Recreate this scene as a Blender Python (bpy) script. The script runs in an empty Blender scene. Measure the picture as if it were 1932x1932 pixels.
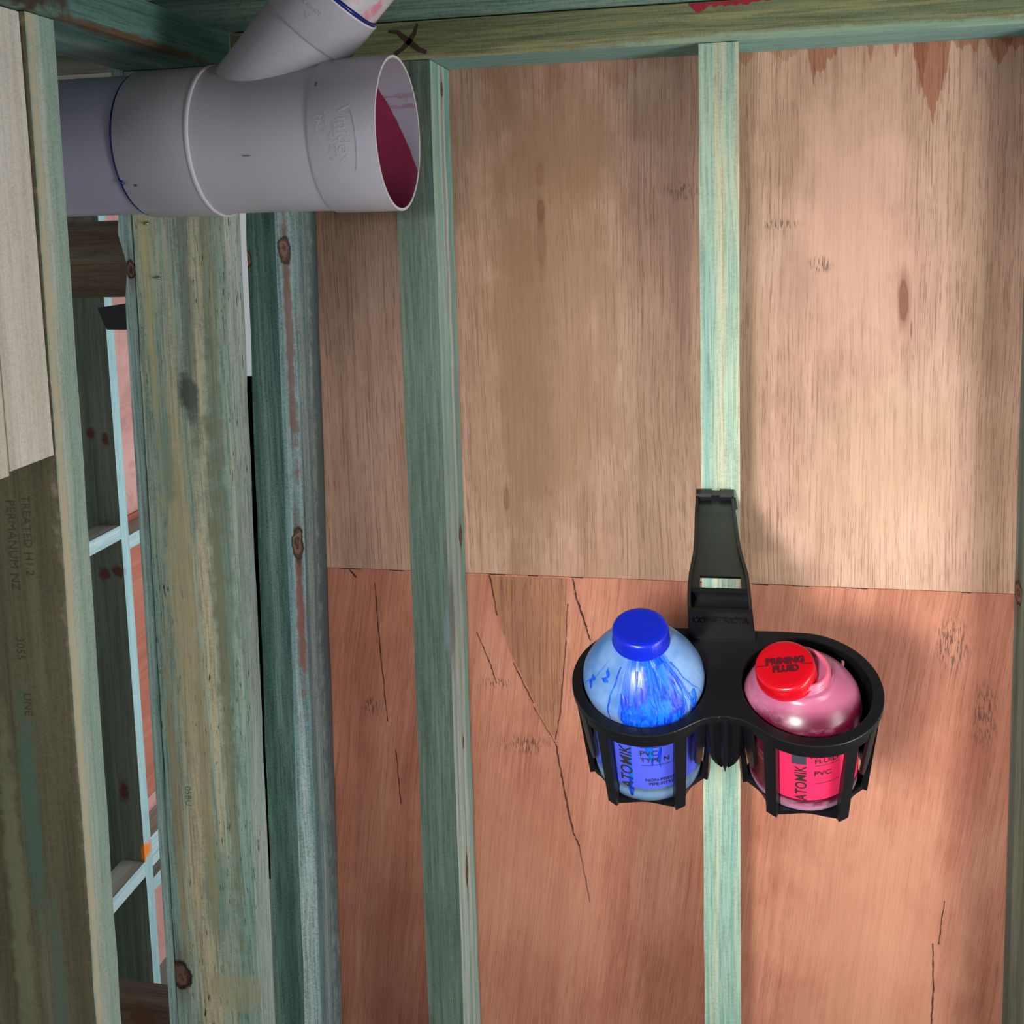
import bpy, bmesh, math, random
from mathutils import Vector, Matrix
R = math.radians
C = bpy.context.scene.collection
scene = bpy.context.scene

# ------------------------------------------------------------------ camera
yaw, pitch, roll = R(11.04), R(6.55), R(1.58)
F = Vector((-math.sin(yaw)*math.cos(pitch), math.cos(yaw)*math.cos(pitch), -math.sin(pitch)))
R0 = F.cross(Vector((0, 0, 1))).normalized(); U0 = R0.cross(F)
RT = R0*math.cos(roll) - U0*math.sin(roll); UP = U0*math.cos(roll) + R0*math.sin(roll)
cam = bpy.data.cameras.new('camera'); co = bpy.data.objects.new('camera', cam); C.objects.link(co)
m = Matrix.Identity(4)
for i in range(3):
    m[i][0] = RT[i]; m[i][1] = UP[i]; m[i][2] = -F[i]; m[i][3] = (0, -1.2, 0)[i]
co.matrix_world = m
cam.sensor_fit = 'HORIZONTAL'; cam.sensor_width = 36; cam.lens = 36*1935/1932
cam.shift_y = -322/1932; cam.clip_start = .02
scene.camera = co

# ------------------------------------------------------------------ world, lights, exposure
def srgb(h):
    h = h.lstrip('#'); v = [int(h[i:i+2], 16)/255 for i in (0, 2, 4)]
    return tuple((c/12.92 if c <= .04045 else ((c+.055)/1.055)**2.4) for c in v) + (1,)
w = bpy.data.worlds.new('world'); scene.world = w; w.use_nodes = True
bg = w.node_tree.nodes['Background']; bg.inputs[0].default_value = (.93, .97, 1, 1); bg.inputs[1].default_value = .43
def area(name, loc, target, size, sy, power, col, spread=180):
    l = bpy.data.lights.new(name, 'AREA'); l.shape = 'RECTANGLE'; l.size = size; l.size_y = sy
    l.energy = power; l.color = col; l.spread = R(spread)
    o = bpy.data.objects.new(name, l); C.objects.link(o); o.location = loc
    o.rotation_euler = (Vector(target)-Vector(loc)).to_track_quat('-Z', 'Y').to_euler()
    return o
area('doorway_daylight', (.86, -.78, -.48), (.05, .1, -.45), .34, 1.0, 11.5, (1, .985, .96))
area('work_light', (-.30, -1.60, .02), (.18, .1, -.56), .18, .18, 3.4, (1, .98, .96), 58)
area('far_window_daylight', (-.35, 1.5, -.9), (-1.6, 1.35, -1.0), 1.2, 2.4, 20, (.80, .93, 1))
scene.view_settings.view_transform = 'Standard'; scene.view_settings.look = 'None'
scene.view_settings.gamma = 1; scene.view_settings.use_curve_mapping = False
scene.view_settings.exposure = -0.12

# ------------------------------------------------------------------ node helpers
class G:
    def __init__(s, name):
        s.m = bpy.data.materials.new(name); s.m.use_nodes = True; s.t = s.m.node_tree
        s.b = s.t.nodes['Principled BSDF']; s.k = 0
    def nd(s, ty, **kw):
        n = s.t.nodes.new(ty)
        for k, v in kw.items(): setattr(n, k, v)
        return n
    def put(s, sock, v):
        if v is None: return
        if isinstance(v, bpy.types.NodeSocket): s.t.links.new(v, sock)
        else:
            if isinstance(v, str): v = srgb(v)
            sock.default_value = v
    def M(s, op, a, b=None, c=None, clamp=False):
        n = s.nd('ShaderNodeMath', operation=op, use_clamp=clamp)
        for i, v in enumerate((a, b, c)): s.put(n.inputs[i], v)
        return n.outputs[0]
    def V(s, op, a, b=None):
        n = s.nd('ShaderNodeVectorMath', operation=op); s.put(n.inputs[0], a); s.put(n.inputs[1], b)
        return n.outputs['Value'] if op in ('LENGTH', 'DISTANCE', 'DOT_PRODUCT') else n.outputs[0]
    def mix(s, f, a, b, mode='MIX'):
        n = s.nd('ShaderNodeMix', data_type='RGBA', blend_type=mode)
        s.put(n.inputs[0], f); s.put(n.inputs[6], a); s.put(n.inputs[7], b); return n.outputs[2]
    def noise(s, v, d=3., r=.55, dist=0.):
        n = s.nd('ShaderNodeTexNoise'); s.put(n.inputs['Vector'], v); n.inputs['Scale'].default_value = 1
        n.inputs['Detail'].default_value = d; n.inputs['Roughness'].default_value = r; n.inputs['Distortion'].default_value = dist
        return n.outputs['Fac']
    def ramp(s, f, lo, hi):            # smoothstep
        n = s.nd('ShaderNodeMapRange', interpolation_type='SMOOTHSTEP'); s.put(n.inputs[0], f)
        n.inputs[1].default_value = lo; n.inputs[2].default_value = hi; return n.outputs[0]
    def cols(s, f, stops):
        n = s.nd('ShaderNodeValToRGB'); s.put(n.inputs[0], f); e = n.color_ramp.elements
        while len(e) < len(stops): e.new(.5)
        for i, (p, c) in enumerate(stops): e[i].position = p; e[i].color = srgb(c)
        return n.outputs[0]
    def pos(s, off=(0, 0, 0), axis='z'):
        tc = s.nd('ShaderNodeTexCoord'); p = s.V('ADD', tc.outputs['Object'], tuple(off))
        sp = s.nd('ShaderNodeSeparateXYZ'); s.put(sp.inputs[0], p)
        s.P = p; s.X, s.Y, s.Z = sp.outputs
        if axis == 'z': return p
        cb = s.nd('ShaderNodeCombineXYZ')
        order = (s.Z, s.Y, s.X) if axis == 'x' else (s.X, s.Z, s.Y)
        for i in range(3): s.put(cb.inputs[i], order[i])
        return cb.outputs[0]
    def sc(s, p, a, b=(0, 0, 0)):
        return s.V('ADD', s.V('MULTIPLY', p, tuple(a)), tuple(b))
    def ell(s, p, c, r):               # distance in an ellipsoid's own radii
        return s.V('LENGTH', s.V('MULTIPLY', s.V('SUBTRACT', p, tuple(c)), tuple(1/q for q in r)))
    def bump(s, h, st=.3, dist=.001):
        n = s.nd('ShaderNodeBump'); n.inputs['Strength'].default_value = st; n.inputs['Distance'].default_value = dist
        s.put(n.inputs['Height'], h); s.t.links.new(n.outputs[0], s.b.inputs['Normal'])
    def out(s, col, rough=.6, spec=.5, **kw):
        s.put(s.b.inputs['Base Color'], col); s.put(s.b.inputs['Roughness'], rough)
        s.b.inputs['Specular IOR Level'].default_value = spec
        for k, v in kw.items(): s.put(s.b.inputs[k.replace('_', ' ')], v)
        return s.m

def timber(name, pal, off=(0, 0, 0), axis='z', seed=0, knots=(), blobs=(), rough=.62, fuzz=.5, streak=26, contrast=.55, bump=.35, side=None, dash=0., under=None):
    """treated pine: pal = 4 hex colours from dark to pale; knots (x,y,z,rx,ry,rz); blobs (x,y,z,rx,ry,rz,colour,strength)"""
    g = G(name); p = g.pos(off, axis); so = (seed*3.7, seed*1.3, seed*.7)
    warp = g.noise(g.sc(p, (9, 9, 2.2), so), 2, .5)
    pw = g.V('ADD', p, g.V('MULTIPLY', warp, (.012, .012, 0)))
    n1 = g.noise(g.sc(pw, (streak, streak, .8), so), 4, .6)
    n2 = g.noise(g.sc(pw, (streak*6, streak*6, 3), so), 3, .6)
    n3 = g.noise(g.sc(p, (7, 7, 2.5), (so[0]+5, so[1], so[2])), 3, .6)
    f = g.M('ADD', g.M('MULTIPLY', n1, .62), g.M('ADD', g.M('MULTIPLY', n2, .2), g.M('MULTIPLY', n3, .18)))
    col = g.cols(f, [(.34, pal[0]), (.45, pal[1]), (.54, pal[2]), (.64, pal[3])])
    if side:  # right-hand faces painted paler, partly standing in for light from that side
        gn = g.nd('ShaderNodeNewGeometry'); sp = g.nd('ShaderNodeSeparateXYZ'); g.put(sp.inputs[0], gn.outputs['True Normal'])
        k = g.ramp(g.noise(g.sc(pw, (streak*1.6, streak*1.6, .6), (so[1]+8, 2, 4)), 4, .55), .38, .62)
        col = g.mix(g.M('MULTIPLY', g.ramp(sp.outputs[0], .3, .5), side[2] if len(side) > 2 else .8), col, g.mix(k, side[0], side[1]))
    if under:
        gn = g.nd('ShaderNodeNewGeometry'); sp = g.nd('ShaderNodeSeparateXYZ'); g.put(sp.inputs[0], gn.outputs['True Normal'])
        col = g.mix(g.M('MULTIPLY', g.ramp(sp.outputs[2], -.3, -.6), .9), col, g.mix(n1, under[0], under[1]))
    fine = g.noise(g.sc(pw, (420, 420, 12), so), 3, .7)
    saw = g.noise(g.sc(p, (260, 260, 420 if axis == 'z' else 420), so), 2, .7)
    h = g.M('ADD', g.M('MULTIPLY', fine, 1-.5*fuzz), g.M('MULTIPLY', saw, .5*fuzz))
    dk = g.ramp(h, .36, .58)
    col = g.mix(g.M('MULTIPLY', g.M('SUBTRACT', 1, dk), contrast), col, g.mix(1, col, '#4f5a50', 'MULTIPLY'))
    if dash:
        nd_ = g.noise(g.sc(p, (330, 330, 45), (3, so[0], 1)), 2, .5)
        md = g.noise(g.sc(p, (12, 12, 6), (9, so[0], 1)), 2, .5)
        col = g.mix(g.M('MULTIPLY', g.M('MULTIPLY', g.ramp(nd_, .62, .7), g.ramp(md, .45, .6)), dash), col, '#2f3c34')
    dn = g.noise(g.sc(g.P, (60, 60, 60), so), 3, .6)
    for b in blobs:
        d = g.M('ADD', g.ell(g.P, b[:3], b[3:6]), g.M('MULTIPLY', g.M('SUBTRACT', dn, .5), 1.3))
        col = g.mix(g.M('MULTIPLY', g.ramp(d, 1.1, .45), b[7]), col, b[6])
    for k in knots:
        d = g.M('ADD', g.ell(g.P, k[:3], k[3:6]), g.M('MULTIPLY', g.M('SUBTRACT', dn, .5), 1.1))
        ring = g.M('SINE', g.M('ADD', g.M('MULTIPLY', d, 9), g.M('MULTIPLY', dn, 7)))
        kc = g.mix(g.ramp(ring, -.9, .9), '#50372c', '#7d5f4f')
        tail = g.ell(g.P, k[:3], (k[3]*.9, k[4]*1, k[5]*3.2))
        col = g.mix(g.M('MULTIPLY', g.ramp(tail, 1.1, .3), .55), col, '#6b4a38')
        col = g.mix(g.ramp(d, 1.12, .9), col, '#2b1d17')
        col = g.mix(g.ramp(d, .93, .75), col, kc)
    g.bump(h, bump, .0012)
    return g.out(col, rough, .3)

def plain(name, col, rough=.5, spec=.5, noise_amt=0., ns=200, bump=0, **kw):
    g = G(name); p = g.pos(); c = col
    n = g.noise(g.sc(p, (ns, ns, ns)), 3, .6)
    if noise_amt: c = g.mix(g.M('MULTIPLY', n, noise_amt), col, g.mix(1, col, '#808080', 'MULTIPLY'))
    if bump: g.bump(n, bump, .0006)
    return g.out(c, rough, spec, **kw)

# ------------------------------------------------------------------ mesh helpers
def tag(o, label=None, cat=None, group=None, kind=None):
    if label: o['label'] = label
    if cat: o['category'] = cat
    if group: o['group'] = group
    if kind: o['kind'] = kind
    return o
def mesh_obj(name, bm, mats, parent=None, loc=(0, 0, 0), smooth=False, world=True):
    """world=True: bm is in world coordinates and loc becomes the origin"""
    bmesh.ops.recalc_face_normals(bm, faces=bm.faces[:])
    if world: bmesh.ops.translate(bm, verts=bm.verts[:], vec=-Vector(loc))
    me = bpy.data.meshes.new(name); bm.to_mesh(me); bm.free()
    for f in me.polygons: f.use_smooth = smooth
    for mm in (mats if isinstance(mats, (list, tuple)) else [mats]): me.materials.append(mm)
    o = bpy.data.objects.new(name, me); C.objects.link(o)
    if parent: o.parent = parent
    else: o.location = loc
    return o
def empty(name, loc=(0, 0, 0), mat=None, parent=None):
    o = bpy.data.objects.new(name, None); C.objects.link(o); o.empty_display_size = .02
    if mat is not None: o.matrix_world = mat
    else: o.location = loc
    if parent: o.parent = parent
    return o
def hexa(bm, pts, mi=0):
    vs = [bm.verts.new(p) for p in pts]
    fs = [bm.faces.new([vs[i] for i in f]) for f in ((0, 1, 2, 3), (7, 6, 5, 4), (0, 4, 5, 1), (1, 5, 6, 2), (2, 6, 7, 3), (3, 7, 4, 0))]
    for f in fs: f.material_index = mi
    return vs
def box(bm, x0, x1, y0, y1, z0, z1, mi=0):
    return hexa(bm, [(x0, y0, z0), (x1, y0, z0), (x1, y1, z0), (x0, y1, z0), (x0, y0, z1), (x1, y0, z1), (x1, y1, z1), (x0, y1, z1)], mi)
def bevel(bm, off, seg=2):
    es = [e for e in bm.edges if len(e.link_faces) == 2 and e.calc_face_angle(0) > .5]
    bmesh.ops.bevel(bm, geom=es, offset=off, segments=seg, profile=.6, affect='EDGES')
def member(x0, x1, y0, y1, z0, z1, lean0=0, lean1=0, bev=.0022, wob=0, seed=1, cham=(0, 0)):
    """timber member cut in lengths so its edges may wander; lean = dx/dz of the left and right edges"""
    bm = bmesh.new(); rnd = random.Random(seed); n = 1 if not wob else max(1, int((z1-z0)/.05))
    rings = []
    for i in range(n+1):
        z = z0+(z1-z0)*i/n; a = [rnd.uniform(-wob, wob) for _ in range(4)]
        sec = [(x0+lean0*z+a[0], y0), (x1+lean1*z+a[1]-cham[0], y0), (x1+lean1*z+a[2], y1), (x0+lean0*z, y1)]
        if cham[0]: sec.insert(2, (x1+lean1*z+a[2], y0+cham[1]))
        rings.append([bm.verts.new((p[0], p[1], z)) for p in sec])
    ns = len(rings[0])
    for a, b in zip(rings, rings[1:]):
        for j in range(ns): bm.faces.new((a[j], a[(j+1) % ns], b[(j+1) % ns], b[j]))
    bm.faces.new(rings[0][::-1]); bm.faces.new(rings[-1])
    bevel(bm, bev)
    return bm
def lathe(bm, prof, n=64, c=(0, 0, 0), ax='z', mi=0, cap0=False, cap1=False, a0=0, a1=2*math.pi, fn=None):
    full = abs(a1-a0-2*math.pi) < 1e-6; rings = []
    for r, h in prof:
        ring = []
        for i in range(n if full else n+1):
            a = a0+(a1-a0)*i/n; rr = r*(fn(a, h) if fn else 1)
            u, v = rr*math.cos(a), rr*math.sin(a)
            p = {'z': (u, v, h), 'x': (h, u, v)}[ax]
            ring.append(bm.verts.new((p[0]+c[0], p[1]+c[1], p[2]+c[2])))
        rings.append(ring)
    for A, B in zip(rings, rings[1:]):
        m_ = len(A)
        for i in range(m_ if full else m_-1):
            f = bm.faces.new((A[i], A[(i+1) % m_], B[(i+1) % m_], B[i])); f.material_index = mi
    if cap0: bm.faces.new(rings[0][::-1]).material_index = mi
    if cap1: bm.faces.new(rings[-1]).material_index = mi
    return rings
def ribbon(bm, pts, w, y, mi=0, thick=.0006, seed=0, jit=0.):
    """thin strip lying in a plane of constant y; pts (x, z), w width or list of widths"""
    rnd = random.Random(seed); n = len(pts); L = []; Rr = []
    for i, (x, z) in enumerate(pts):
        a = pts[max(0, i-1)]; b = pts[min(n-1, i+1)]; dx, dz = b[0]-a[0], b[1]-a[1]; l = math.hypot(dx, dz) or 1
        ww = (w[i] if isinstance(w, (list, tuple)) else w)*.5*(1+rnd.uniform(-jit, jit)); nx, nz = -dz/l*ww, dx/l*ww
        L.append((x+nx, z+nz)); Rr.append((x-nx, z-nz))
    for i in range(n-1):
        q = (L[i], Rr[i], Rr[i+1], L[i+1])
        hexa(bm, [(a, y, b) for a, b in q]+[(a, y-thick, b) for a, b in q], mi)
def densify(pts, k=8, jit=0., seed=0):
    rnd = random.Random(seed); o = []
    for a, b in zip(pts, pts[1:]):
        for i in range(k): t = i/k; o.append((a[0]+(b[0]-a[0])*t+rnd.uniform(-jit, jit), a[1]+(b[1]-a[1])*t))
    o.append(pts[-1]); return o
def patch(bm, pts, y, thick=.0005, mi=0):
    a = [bm.verts.new((x, y, z)) for x, z in pts]; b = [bm.verts.new((x, y-thick, z)) for x, z in pts]
    bm.faces.new(b).material_index = mi; n = len(pts)
    for i in range(n): bm.faces.new((a[i], a[(i+1) % n], b[(i+1) % n], b[i])).material_index = mi
def text_bm(s, size, extrude=0., res=3, bold=0.):
    cu = bpy.data.curves.new('t', 'FONT'); cu.body = s; cu.size = size; cu.extrude = extrude; cu.resolution_u = res
    cu.align_x = 'CENTER'; cu.align_y = 'CENTER'; cu.offset = bold
    o = bpy.data.objects.new('t', cu); C.objects.link(o)
    dg = bpy.context.evaluated_depsgraph_get(); me = bpy.data.meshes.new_from_object(o.evaluated_get(dg))
    bm = bmesh.new(); bm.from_mesh(me); bpy.data.meshes.remove(me); bpy.data.objects.remove(o); bpy.data.curves.remove(cu)
    bmesh.ops.triangulate(bm, faces=bm.faces[:])
    return bm
def merge(bm, other, fn, mi=0):
    mp = {v: bm.verts.new(fn(v.co)) for v in other.verts}
    for f in other.faces:
        try: bm.faces.new([mp[v] for v in f.verts]).material_index = mi
        except ValueError: pass
    other.free()

# ================================================================== materials
TEAL = ('#4f7d70', '#7ba89a', '#9dc4b4', '#c9c6a2')
m_cs = timber('streaked_pine', ('#6a9c90', '#94b8a8', '#b6c6ac', '#d6c096'), (.01, 0, 0), seed=1, streak=95, contrast=.4, bump=.3,
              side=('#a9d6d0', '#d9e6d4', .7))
m_b = timber('green_pine', ('#4d6053', '#627567', '#728577', '#8f977f'), seed=2, streak=34, contrast=.45, rough=.5,
             side=('#86c0b9', '#cbe3d8', .95), knots=[(-.324, .052, .166, .02, .006, .009), (-.324, .07, -.405, .02, .008, .013), (-.324, .05, -.68, .02, .004, .008), (-.324, .045, -.86, .02, .007, .02)],
             blobs=[(-.324, .05, .1, .01, .007, .3, '#a58f8c', .7), (-.324, .07, -.15, .01, .006, .3, '#9a8a8c', .6), (-.324, .02, .02, .01, .006, .35, '#b9b98f', .6), (-.324, .01, -.5, .01, .02, .07, '#6f7f86', .7),
                    (-.35, 0, -.95, .02, .01, .08, '#54695b', .5)])
m_c = timber('deep_green_pine', ('#3a574f', '#4d6f67', '#638479', '#8ca69a'), seed=3, streak=40, contrast=.6, rough=.55, fuzz=.8, bump=.6,
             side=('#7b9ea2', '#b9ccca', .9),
             knots=[(-.520, .006, -.025, .008, .010, .020), (-.5245, .008, -.405, .007, .010, .026), (-.57, 0, -.035, .007, .01, .012)],
             blobs=[(-.520, .006, -.17, .007, .009, .24, '#7a5a50', .85), (-.5255, .008, -.50, .006, .008, .14, '#8a4f44', .85), (-.512, .082, -.5, .03, .032, 1.6, '#4b6266', .75)])
m_l2 = timber('mottled_pine', ('#6f9a90', '#9fc2b5', '#bccfba', '#ecdfb8'), seed=4, streak=22, contrast=.5, dash=1.,
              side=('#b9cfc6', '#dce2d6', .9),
              knots=[(-.7, -.045, -.985, .016, .01, .02)],
              blobs=[(-.635, -.045, -.2, .016, .02, .035, '#4e5750', .9), (-.63, -.045, -.03, .01, .02, .3, '#6f7a70', .6), (-.605, -.045, -.4, .02, .02, .3, '#6a8577', .55), (-.66, -.045, -.45, .02, .02, .28, '#dccf9c', .6), (-.60, -.045, -.1, .012, .02, .35, '#8a8460', .4), (-.61, -.045, -.6, .01, .02, .4, '#8d8760', .6), (-.67, -.045, -.28, .012, .02, .09, '#7fa493', .6), (-.64, -.045, -.85, .02, .02, .1, '#7aa090', .6),
                     (-.645, -.045, -.72, .01, .02, .28, '#bda873', .55), (-.69, -.045, -.75, .008, .02, .3, '#b99f6c', .6), (-.62, -.045, -1.0, .05, .02, .035, '#c3b789', .5), (-.68, -.045, 0, .008, .02, .4, '#d2c88e', .6)])
m_a2 = timber('grey_teal_pine', ('#86a8a0', '#a6c6bd', '#bfdad0', '#d6e8de'), seed=5, streak=90, contrast=.5,
              knots=[(-.703, -.042, -.044, .007, .01, .012)])
m_l1 = timber('weathered_pine', ('#645f49', '#716b54', '#7e785f', '#8e8971'), seed=6, streak=24, contrast=.3, rough=.75, fuzz=.9,
              side=('#9cb9aa', '#c8d0bf', .95), blobs=[(-.643, -.38, -.55, .012, .02, .14, '#5b7d6c', .8), (-.628, -.38, -.78, .009, .02, .16, '#5f7f6f', .6), (-.667, -.38, -.65, .012, .02, .25, '#a2a380', .5), (-.588, -.373, -.3, .012, .006, 1.5, '#cdbfa0', .8)])
m_tp = timber('olive_pine', ('#4f6450', '#6d7a58', '#878a60', '#a9a47a'), axis='x', seed=7, streak=48, contrast=.5, under=('#7fb3ad', '#9cc8c2'),
              blobs=[(.15, 0, .198, .3, .02, .008, '#86b5a6', .5)])
m_tp2 = timber('dark_green_pine', ('#41604f', '#567866', '#6a8a78', '#84a090'), axis='x', seed=8, streak=40, contrast=.5)
m_lp = timber('teal_pine', ('#4c756c', '#658f86', '#7ba298', '#9ab3a4'), axis='y', seed=9, streak=30, contrast=.45,
              blobs=[(-.575, -.2, .197, .02, .2, .006, '#6b4a2a', .85), (-.575, -.4, .212, .03, .09, .022, '#4d3a2e', .95)])
m_pale = timber('pale_pine', ('#c6bead', '#dad3c4', '#e6e1d6', '#efece4'), seed=10, streak=30, contrast=.22, rough=.8, fuzz=.9)
m_paleg = timber('pale_grey_pine', ('#7f7c6c', '#979481', '#aaa893', '#bbb9a6'), axis='x', seed=11, streak=30, contrast=.3)
m_brn = timber('brown_pine', ('#5f4f40', '#77634e', '#847158', '#8f8468'), axis='x', seed=12, streak=35, contrast=.5, blobs=[(-.83, .06, -1.15, .03, .02, .02, '#6b3a24', .7)])
m_far = timber('shadowed_pine', ('#47544a', '#5f6c5e', '#757e6e', '#8c917e'), seed=13, streak=26, contrast=.3, side=('#a9d3d6', '#c2dfdf', .9),  # dark face and blue-white edge carry painted shade and daylight
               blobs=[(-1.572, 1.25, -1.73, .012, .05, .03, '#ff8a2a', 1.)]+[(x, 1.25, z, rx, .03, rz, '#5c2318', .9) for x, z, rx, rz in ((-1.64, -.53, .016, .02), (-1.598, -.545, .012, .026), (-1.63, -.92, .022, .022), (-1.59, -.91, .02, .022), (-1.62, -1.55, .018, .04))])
m_farn = timber('bright_nogging_pine', ('#7f7a70', '#978f84', '#a79f94', '#b9b3a8'), axis='y', seed=14, streak=40, contrast=.3, side=('#b3d6d8', '#d3e6e6', .9))  # pale blue right faces have the far daylight put into the colour

def ply(name, pal, seed, ztop=None, tongues=(), knots=(), dashc='#5b3f2e', zones=(), diag=0., dashamt=.6, smudge=()):
    g = G(name); p = g.pos(); so = (seed*2.1, seed, seed*.3)
    warp = g.noise(g.sc(p, (5, 5, 2), so), 2, .5)
    x = g.M('ADD', g.X, g.M('MULTIPLY', warp, .03)); x = g.M('ADD', x, g.M('MULTIPLY', g.Z, diag)) if diag else x
    cb = g.nd('ShaderNodeCombineXYZ'); g.put(cb.inputs[0], x); g.put(cb.inputs[1], g.Y); g.put(cb.inputs[2], g.Z); q = cb.outputs[0]
    n1 = g.noise(g.sc(q, (16, 1, 1.4), so), 4, .6); n2 = g.noise(g.sc(q, (110, 1, 5), so), 3, .6); n3 = g.noise(g.sc(q, (8, 1, 6), (4, seed, 2)), 4, .6)
    f = g.M('ADD', g.M('MULTIPLY', n1, .4), g.M('ADD', g.M('MULTIPLY', n2, .25), g.M('MULTIPLY', n3, .35)))
    col = g.cols(f, [(.33, pal[0]), (.46, pal[1]), (.54, pal[2]), (.66, pal[3])])
    fine = g.M('ADD', g.M('MULTIPLY', g.noise(g.sc(q, (620, 1, 7), so), 3, .7), .62), g.M('MULTIPLY', g.noise(g.sc(q, (950, 1, 40), so), 2, .6), .38))
    col = g.mix(g.M('MULTIPLY', g.ramp(fine, .49, .60), dashamt), col, g.mix(1, col, '#9a8070', 'MULTIPLY'))
    col = g.mix(g.M('MULTIPLY', g.ramp(fine, .44, .3), .22), col, pal[3])
    dn = g.noise(g.sc(g.P, (30, 30, 14), so), 3, .6); dn2 = g.noise(g.sc(g.P, (260, 1, 30), so), 2, .6)
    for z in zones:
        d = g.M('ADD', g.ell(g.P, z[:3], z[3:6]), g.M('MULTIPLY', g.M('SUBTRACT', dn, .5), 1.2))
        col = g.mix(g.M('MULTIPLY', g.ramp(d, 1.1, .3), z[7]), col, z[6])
    if ztop is not None:
        for (x0, wl, wr, ln, st) in tongues:
            dx = g.M('SUBTRACT', g.X, x0); a = g.M('DIVIDE', g.M('MAXIMUM', dx, 0), wr); b = g.M('DIVIDE', g.M('MAXIMUM', g.M('MULTIPLY', dx, -1), 0), wl)
            u = g.M('MAXIMUM', g.M('SUBTRACT', 1, g.M('ADD', a, b)), 0)
            u = g.M('ADD', g.M('MULTIPLY', g.M('POWER', u, .8), ln), g.M('MULTIPLY', g.M('SUBTRACT', dn2, .5), .05 if ln > .03 else .02))
            k = g.ramp(g.M('SUBTRACT', u, g.M('SUBTRACT', ztop, g.Z)), 0, .0012)
            k = g.M('MULTIPLY', k, g.M('GREATER_THAN', g.M('SUBTRACT', 1, g.M('ADD', a, b)), 0))
            col = g.mix(g.M('MULTIPLY', k, st), col, g.mix(1, col, '#d9b096', 'MULTIPLY'))
    for k in knots:
        d = g.M('ADD', g.ell(g.P, k[:3], k[3:6]), g.M('MULTIPLY', g.M('SUBTRACT', dn2, .5), .4))
        col = g.mix(g.M('MULTIPLY', g.ramp(d, 1.5, .2), k[6]), col, '#7d4f38')
        col = g.mix(g.M('MULTIPLY', g.ramp(g.M('ABSOLUTE', g.M('SUBTRACT', d, .62)), .2, .05), .5*k[6]), col, '#6a3c2a')
    for s_ in smudge:
        d = g.ell(g.P, s_[:3], s_[3:6]); dd = g.noise(g.sc(g.P, (500, 1, 70), (1, 2, 3)), 2, .6)
        col = g.mix(g.M('MULTIPLY', g.M('MULTIPLY', g.ramp(d, 1, .3), g.ramp(dd, .5, .58)), .8), col, '#4f3a35')
    g.bump(fine, .25, .0008)
    return g.out(col, .62, .35)
T = [(.2557, .0235, .019, .088, .85), (.2405, .008, .010, .058, .6), (.1214, .007, .028, .036, .8), (.186, .004, .003, .016, .8), (.214, .003, .003, .017, .8), (.30, .006, .006, .016, .7),
     (.325, .014, .016, .03, .8), (.345, .02, .02, .012, .8), (.285, .01, .01, .01, .7), (.09, .02, .015, .012, .5), (.042, .01, .012, .016, .5), (-.11, .04, .03, .035, .28), (-.20, .03, .04, .05, .25), (-.26, .04, .02, .03, .2), (-.05, .03, .02, .02, .2)]
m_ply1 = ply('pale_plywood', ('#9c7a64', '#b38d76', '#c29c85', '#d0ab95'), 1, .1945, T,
             knots=[(.2268, .09, -.103, .007, .1, .034, .9), (-.2101, .09, .015, .006, .1, .02, .8), (-.2101, .09, -.02, .007, .1, .05, .4), (-.2101, .09, .06, .006, .1, .02, .35), (-.265, .09, -.36, .005, .1, .02, .6), (.236, .09, -.14, .0015, .1, .012, .7)],
             zones=[(.17, .09, 0, .09, .2, .26, '#dcae96', .6), (.21, .09, -.3, .12, .2, .16, '#cfae8e', .35), (-.2, .09, .1, .16, .2, .12, '#92705a', .6), (.1, .09, -.08, .03, .2, .06, '#a07a64', .4), (-.2, .09, -.1, .13, .2, .5, '#94704f', .6), (-.24, .09, -.2, .05, .2, .5, '#86644a', .5), (.055, .09, -.2, .012, .2, .4, '#9a7c62', .5), (-.035, .09, .0, .016, .2, .3, '#8f6a5a', .5)],  # brown zones left of centre partly put the light's fall-off into the colour
             smudge=[(.082, .09, -.01, .035, .1, .008), (-.035, .09, .035, .03, .1, .015), (.13, .09, -.06, .02, .1, .014)])
m_ply2 = ply('red_plywood', ('#a2634e', '#b07059', '#be7f66', '#cc9378'), 2, diag=-.12, dashamt=.4,
             zones=[(-.25, .09, -.9, .14, .2, .2, '#b98064', .35), (.2, .09, -.95, .16, .2, .3, '#d89c7e', .5), (-.06, .09, -.5, .05, .2, .03, '#7d3f2c', .35)],
             smudge=[(-.285, .09, -.615, .03, .1, .01), (.33, .09, -.62, .02, .1, .06), (-.25, .09, -.70, .05, .1, .02), (-.465, .09, -.66, .02, .1, .02), (.29, .09, -.53, .03, .1, .05)])
m_patch = ply('brown_veneer', ('#8d5f47', '#9a6a4f', '#a87556', '#b58463'), 3)
m_groove = plain('dark_groove', '#43251b', .9)
m_tan = plain('torn_veneer', '#b07a5a', .8)
m_farply = ply('pink_plywood', ('#c98577', '#d6958a', '#dfa196', '#e8b0a4'), 5, dashamt=.2)
m_farply2 = ply('salmon_plywood', ('#b0604a', '#c06e58', '#ca7a62', '#d68a72'), 6, diag=.8, dashamt=.2)
m_ink = plain('black_ink', '#1c1a18', .8)
m_stamp = plain('faded_stamp_ink', '#57523c', .85)
m_stamp2 = plain('green_stamp_ink', '#6c9583', .85)
m_marker = plain('brown_marker', '#3d2a1a', .7)
m_red = plain('red_primer_paint', '#a3102c', .45, noise_amt=.4, ns=60)
m_blackp = plain('black_plastic_film', '#0e1717', .5)
m_membrane = plain('black_membrane', '#020303', .9, .1)
m_nail = plain('steel', '#c8beb0', .3, Metallic=1.)
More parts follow.
